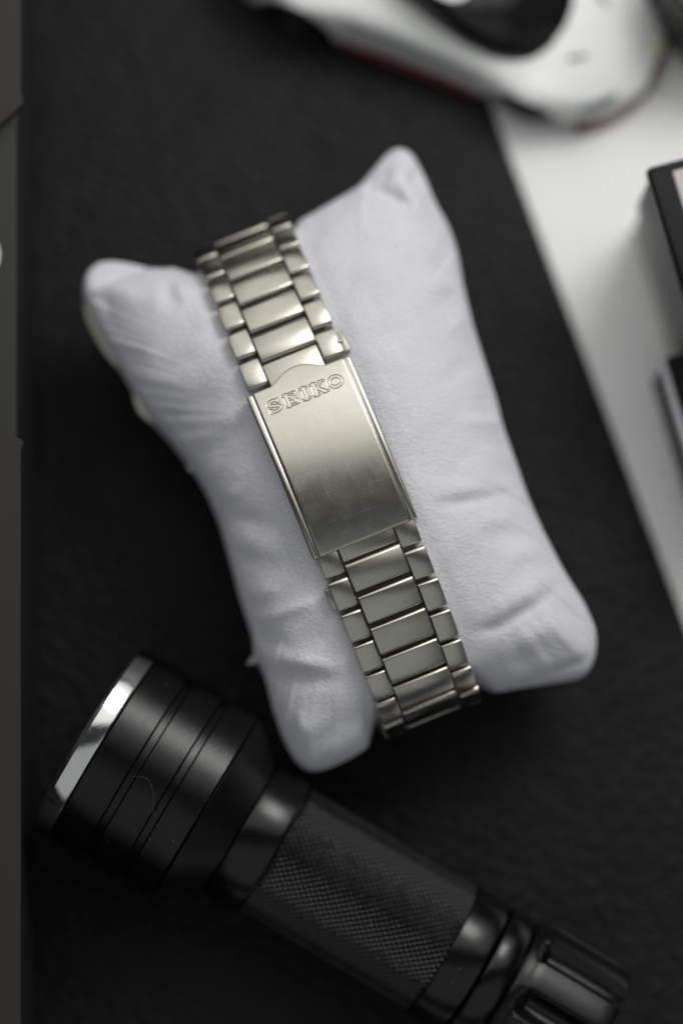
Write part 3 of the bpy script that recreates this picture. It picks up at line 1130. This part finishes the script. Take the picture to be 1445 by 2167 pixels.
# cabin: glass below, painted roof panel above
GL = [(-24, 2.5), (-15, 5.6), (-5, 8.5), (2, 10.4), (7.9, 11.5), (13.6, 11.8), (17.8, 11.2), (20.8, 9.6), (22.9, 6.4), (24.0, 1.6)]
base = [(x, -y) for x, y in GL] + [(x, y) for x, y in GL[::-1]]


def cabin(levels):
    secs = []
    for (z, sx, sy, sh) in levels:
        secs.append([((x + 2) * sx - 2 + sh, y * sy, z + 0.0) for x, y in base])
    return secs


def car_z(x):
    return 11.9 - 0.0028 * max(0, x - 2) ** 2


secs = []
for k in range(9):
    f = k / 8
    ring = []
    for x, y in base:
        zb = car_z(x) - 1.0
        xx = (x + 3) * (1 - 0.56 * f ** 1.15) - 3 - 1.5 * f
        yy = y * (1 - 0.30 * f ** 1.2)
        ring.append((xx, yy, zb + (18.4 - zb) * math.sin(f * math.pi / 2)))
    secs.append(ring)
V, F = loft(secs)
mesh_obj('window_glass', V, F, M_GLASS, car, 60)
roof = [(x, y, 18.42 + 0.5 * (1 - abs(y) / 8.0) * 0.4) for x, y, z in [(((x + 3) * 0.42 - 4.5), y * 0.66, 0) for x, y in base]]
V, F = loft([[(x, y, z - 0.5) for x, y, z in roof], roof])
mesh_obj('roof_panel', V, F, M_PAINT, car, 60)
for s in (-1, 1):
    V, F = rbox(-14, 14.5, s * 16.0 - 0.9, s * 16.0 + 0.9, 1.5, 3.1, 0.4, 2)
    V = [(x, y + s * 0.05 * 0 + s * (0.5 if x < 0 else 0), z) for x, y, z in V]
    mesh_obj('side_skirt', V, F, M_RED, car, 60)
    # crease along the door, a dark shut line
    pth = []
    for i in range(25):
        x = -12 + i * 24.5 / 24
        w = np.mean([np.interp(x + d, ST[:, 0], ST[:, 1]) for d in (-2, -1, 0, 1, 2)])
        zs = np.mean([np.interp(x + d, ST[:, 0], ST[:, 2]) for d in (-2, -1, 0, 1, 2)])
        pth.append((x, s * w * (0.915 + 0.0012 * (x + 12)), 2.2 + (zs - 2.2) * (0.86 - 0.10 * (i / 24))))
    V, F = tube(pth, [0.62 - 0.35 * i / 24 for i in range(25)], 8)
    mesh_obj('door_crease', V, F, M_DARKTRIM, car, 180)
    # headlight slit
    pth = [(31.0, s * 13.9, 8.0), (32.6, s * 12.5, 7.9), (34.3, s * 10.6, 7.55), (36.0, s * 8.6, 7.1)]
    V, F = tube(pth, [0.4, 0.75, 0.85, 0.4], 8)
    mesh_obj('headlight', V, F, M_DARKTRIM, car, 180)
    V, F = tube([(28.5, s * 4.8, 9.6), (26.5, s * 6.2, 9.85), (25.0, s * 7.4, 9.95)], [0.25, 0.5, 0.25], 8)
    mesh_obj('bonnet_vent', V, F, M_DARKTRIM, car, 180)
lip = []
for i in range(21):
    a = -1 + 2 * i / 20
    x = 40.6 - 9.2 * abs(a) ** 2.4
    lip.append((x, a * 15.4, 2.3))
V, F = tube(lip, [0.9] * 21, 8)
mesh_obj('front_splitter', V, F, M_RED, car, 180)
V, F = rbox(38.2, 40.6, 1.6, 4.4, 4.0, 5.6, 0.6, 3)
mesh_obj('fog_lamp', V, F, M_AMBER, car, 60)
for x in (-21.5, 21.5):
    for s in (-1, 1):
        def disc(y0, y1, r):
            prof = [(y0, 0.1), (y0, r - 0.6), (y0 + 0.25, r - 0.15), (y0 + 0.7, r), (y1 - 0.7, r), (y1 - 0.25, r - 0.15), (y1, r - 0.6), (y1, 0.1)]
            V, F = lathe(prof, 40)
            return [(x + v[1], s * v[0], RW - 0.6 + v[2]) for v in V], F
        V, F = disc(10.0, 16.3, RW)
        wh = mesh_obj('wheel', V, F, M_TYRE, car, 40)
        V, F = disc(16.25, 16.45, 3.6)
        mesh_obj('rim', V, F, M_RIM, wh, 40)

# ---------------------------------------------------------------- boxes at the right edge
ga = at(1365, 354, 37)[:2]
g1 = at(1446, 629, 37)[:2]
gd = (g1 - ga) / np.linalg.norm(g1 - ga)          # along the visible side, towards the viewer
gang = math.atan2(gd[1], gd[0])                   # local +X runs that way; local +Y to the right of the frame
dev = empty('display_unit', (ga[0], ga[1], 0), gang, 'grey boxy device with a glossy black rimmed pale screen at the right edge', 'device')
GLEN = 27.0
V, F = rbox(0.5, GLEN, 0.6, 60, 15, 34.2, 1.2, 3)
mesh_obj('upper_housing', V, F, M_GREYPL, dev, 60)
V, F = rbox(1.0, GLEN + 0.5, 1.6, 59, 0.0, 14.4, 1.0, 3)
mesh_obj('lower_housing', V, F, M_GREYPL2, dev, 60)
V, F = rbox(0, GLEN + 0.8, 0, 61, 34.3, 37, 1.0, 4)
mesh_obj('screen_frame', V, F, M_BLACKGLOSS, dev, 60)
V, F = rbox(1.8, GLEN - 3.5, 4.0, 56, 36.9, 37.25, 0.15, 2)
mesh_obj('screen', V, F, M_SCREEN, dev, 60)

hp = at(1370, 718, 20)
dev2 = empty('small_case', (hp[0], hp[1], 0), gang, 'small black case with a silver side strip below the grey device', 'case')
M_BLACKMATT = plain('black_matt_plastic', (0.008, 0.008, 0.008), 0.6, 0, 0.1, 0.1, 0, 0.15)
V, F = rbox(3.6, 34, 1.9, 50, 0, 20.0, 0.8, 3)
mesh_obj('case_body', V, F, M_BLACKMATT, dev2, 60)
V, F = rbox(2.4, 32, 1.1, 2.6, 15.5, 19.2, 0.5, 3)
mesh_obj('silver_strip', V, F, M_SILVER, dev2, 60)
V, F = rbox(6, 16, 6.0, 20, 19.9, 20.6, 0.3, 2)
mesh_obj('lid_plate', V, F, M_SCREEN, dev2, 60)

# dark round object beyond the car's nose
bp = at(1545, -40, 10)
cap = empty('lens_barrel', (bp[0], bp[1], 0), 0, 'black ribbed lens barrel standing behind the nose of the white toy car', 'lens')


def ribs(x, a, r):
    return r + (0.35 * math.cos(40 * a) if 3 < x < 12 else 0)


V, F = lathe([(0, 12.5), (0.4, 13.2), (3, 13.4), (4, 13.6), (11, 13.6), (12, 13.2), (16, 13.0), (20, 12.9), (20.6, 12.3), (20.6, 10.5), (19.5, 10), (19.0, 0.2)], 200, True, ribs)
mesh_obj('barrel', [(v[1], v[2], v[0]) for v in V], F, M_ANOD_G, cap, 40)

# ---------------------------------------------------------------- slipcase at the left edge
ZC = 38.0
q0, q1 = at(44, 0, ZC), at(44, 2167, ZC)
sd_ = (q1 - q0)[:2]
sdn = sd_ / np.linalg.norm(sd_)
sang = math.atan2(sdn[1], sdn[0])                # local +X runs down the picture, local -Y to its left


def sl_xy(px, py, z):
    p = at(px, py, z)[:2] - q0[:2]
    return float(p @ sdn), float(p @ np.array([-sdn[1], sdn[0]]))


cs = empty('slipcase', (q0[0], q0[1], ZT), sang, 'tall warm grey cloth covered slipcase with a thumb notch at the left edge', 'slipcase')
x_a, y_a = sl_xy(49, 216, ZC)
x_b, y_b = sl_xy(50, 936, ZC)
x_m, y_m = sl_xy(-2, 264, ZC)
x_n, y_n = sl_xy(-2, 904, ZC)
sgn = -1 if sl_xy(0, 500, ZC)[1] < 0 else 1
W = 60 * sgn
notch = [(x_a, y_a)]
for i in range(1, 12):
    f = i / 12
    notch.append((x_a + (x_m - x_a) * f ** 0.8, y_a + (y_m - y_a) * f))
notch += [(x_m + 4, y_m + sgn * 3.0), (x_m + 12, y_m + sgn * 6), ((x_m + x_n) / 2, y_m + sgn * 7.5), (x_n - 12, y_n + sgn * 6), (x_n - 4, y_n + sgn * 3.0)]
for i in range(0, 12):
    f = 1 - i / 12
    notch.append((x_b + (x_n - x_b) * f ** 0.8, y_b + (y_n - y_b) * f))
notch.append((x_b, y_b))
outl = [(-30, 0), (x_a - 2.2, 0), (x_a - 0.7, y_a * 0.6)] + notch + [(x_b + 0.5, y_b * 0.6), (x_b + 1.5, 0), (x_b + 6, 0), (210, 0), (210, W), (-30, W)]
V, F = prism(outl, ZC - 1.6 - ZT, ZC - ZT, 0.12, 2)
mesh_obj('notched_cover', V, F, M_CASE, cs, 0)
yi = sl_xy(37, 500, ZC - 2.4)[1]
V, F = rbox(-30, 210, min(yi, W), max(yi, W), ZC - 5 - ZT, ZC - 1.9 - ZT, 0.5, 3)
mesh_obj('inner_board', V, F, M_INNER, cs, 40)
yo = yi + 0.6 * sgn
V, F = rbox(-30, 210, min(yo, W), max(yo, W), 0, ZC - 5.02 - ZT, 0.4, 2)
mesh_obj('case_side', V, F, M_SPINE, cs, 40)
xd, yd = sl_xy(-14, 540, ZC - 2)
V, F = lathe([(ZC - 1.95 - ZT, 0.05), (ZC - 1.95 - ZT, 5.0), (ZC - 1.6 - ZT, 4.9), (ZC - 1.55 - ZT, 0.05)], 48)
yd = sl_xy(3, 540, ZC - 1.6)[1] + sgn * 5.0
mesh_obj('printed_disc', [(v[1] + xd, v[2] + yd, v[0]) for v in V], F, M_GREEN, cs, 40)
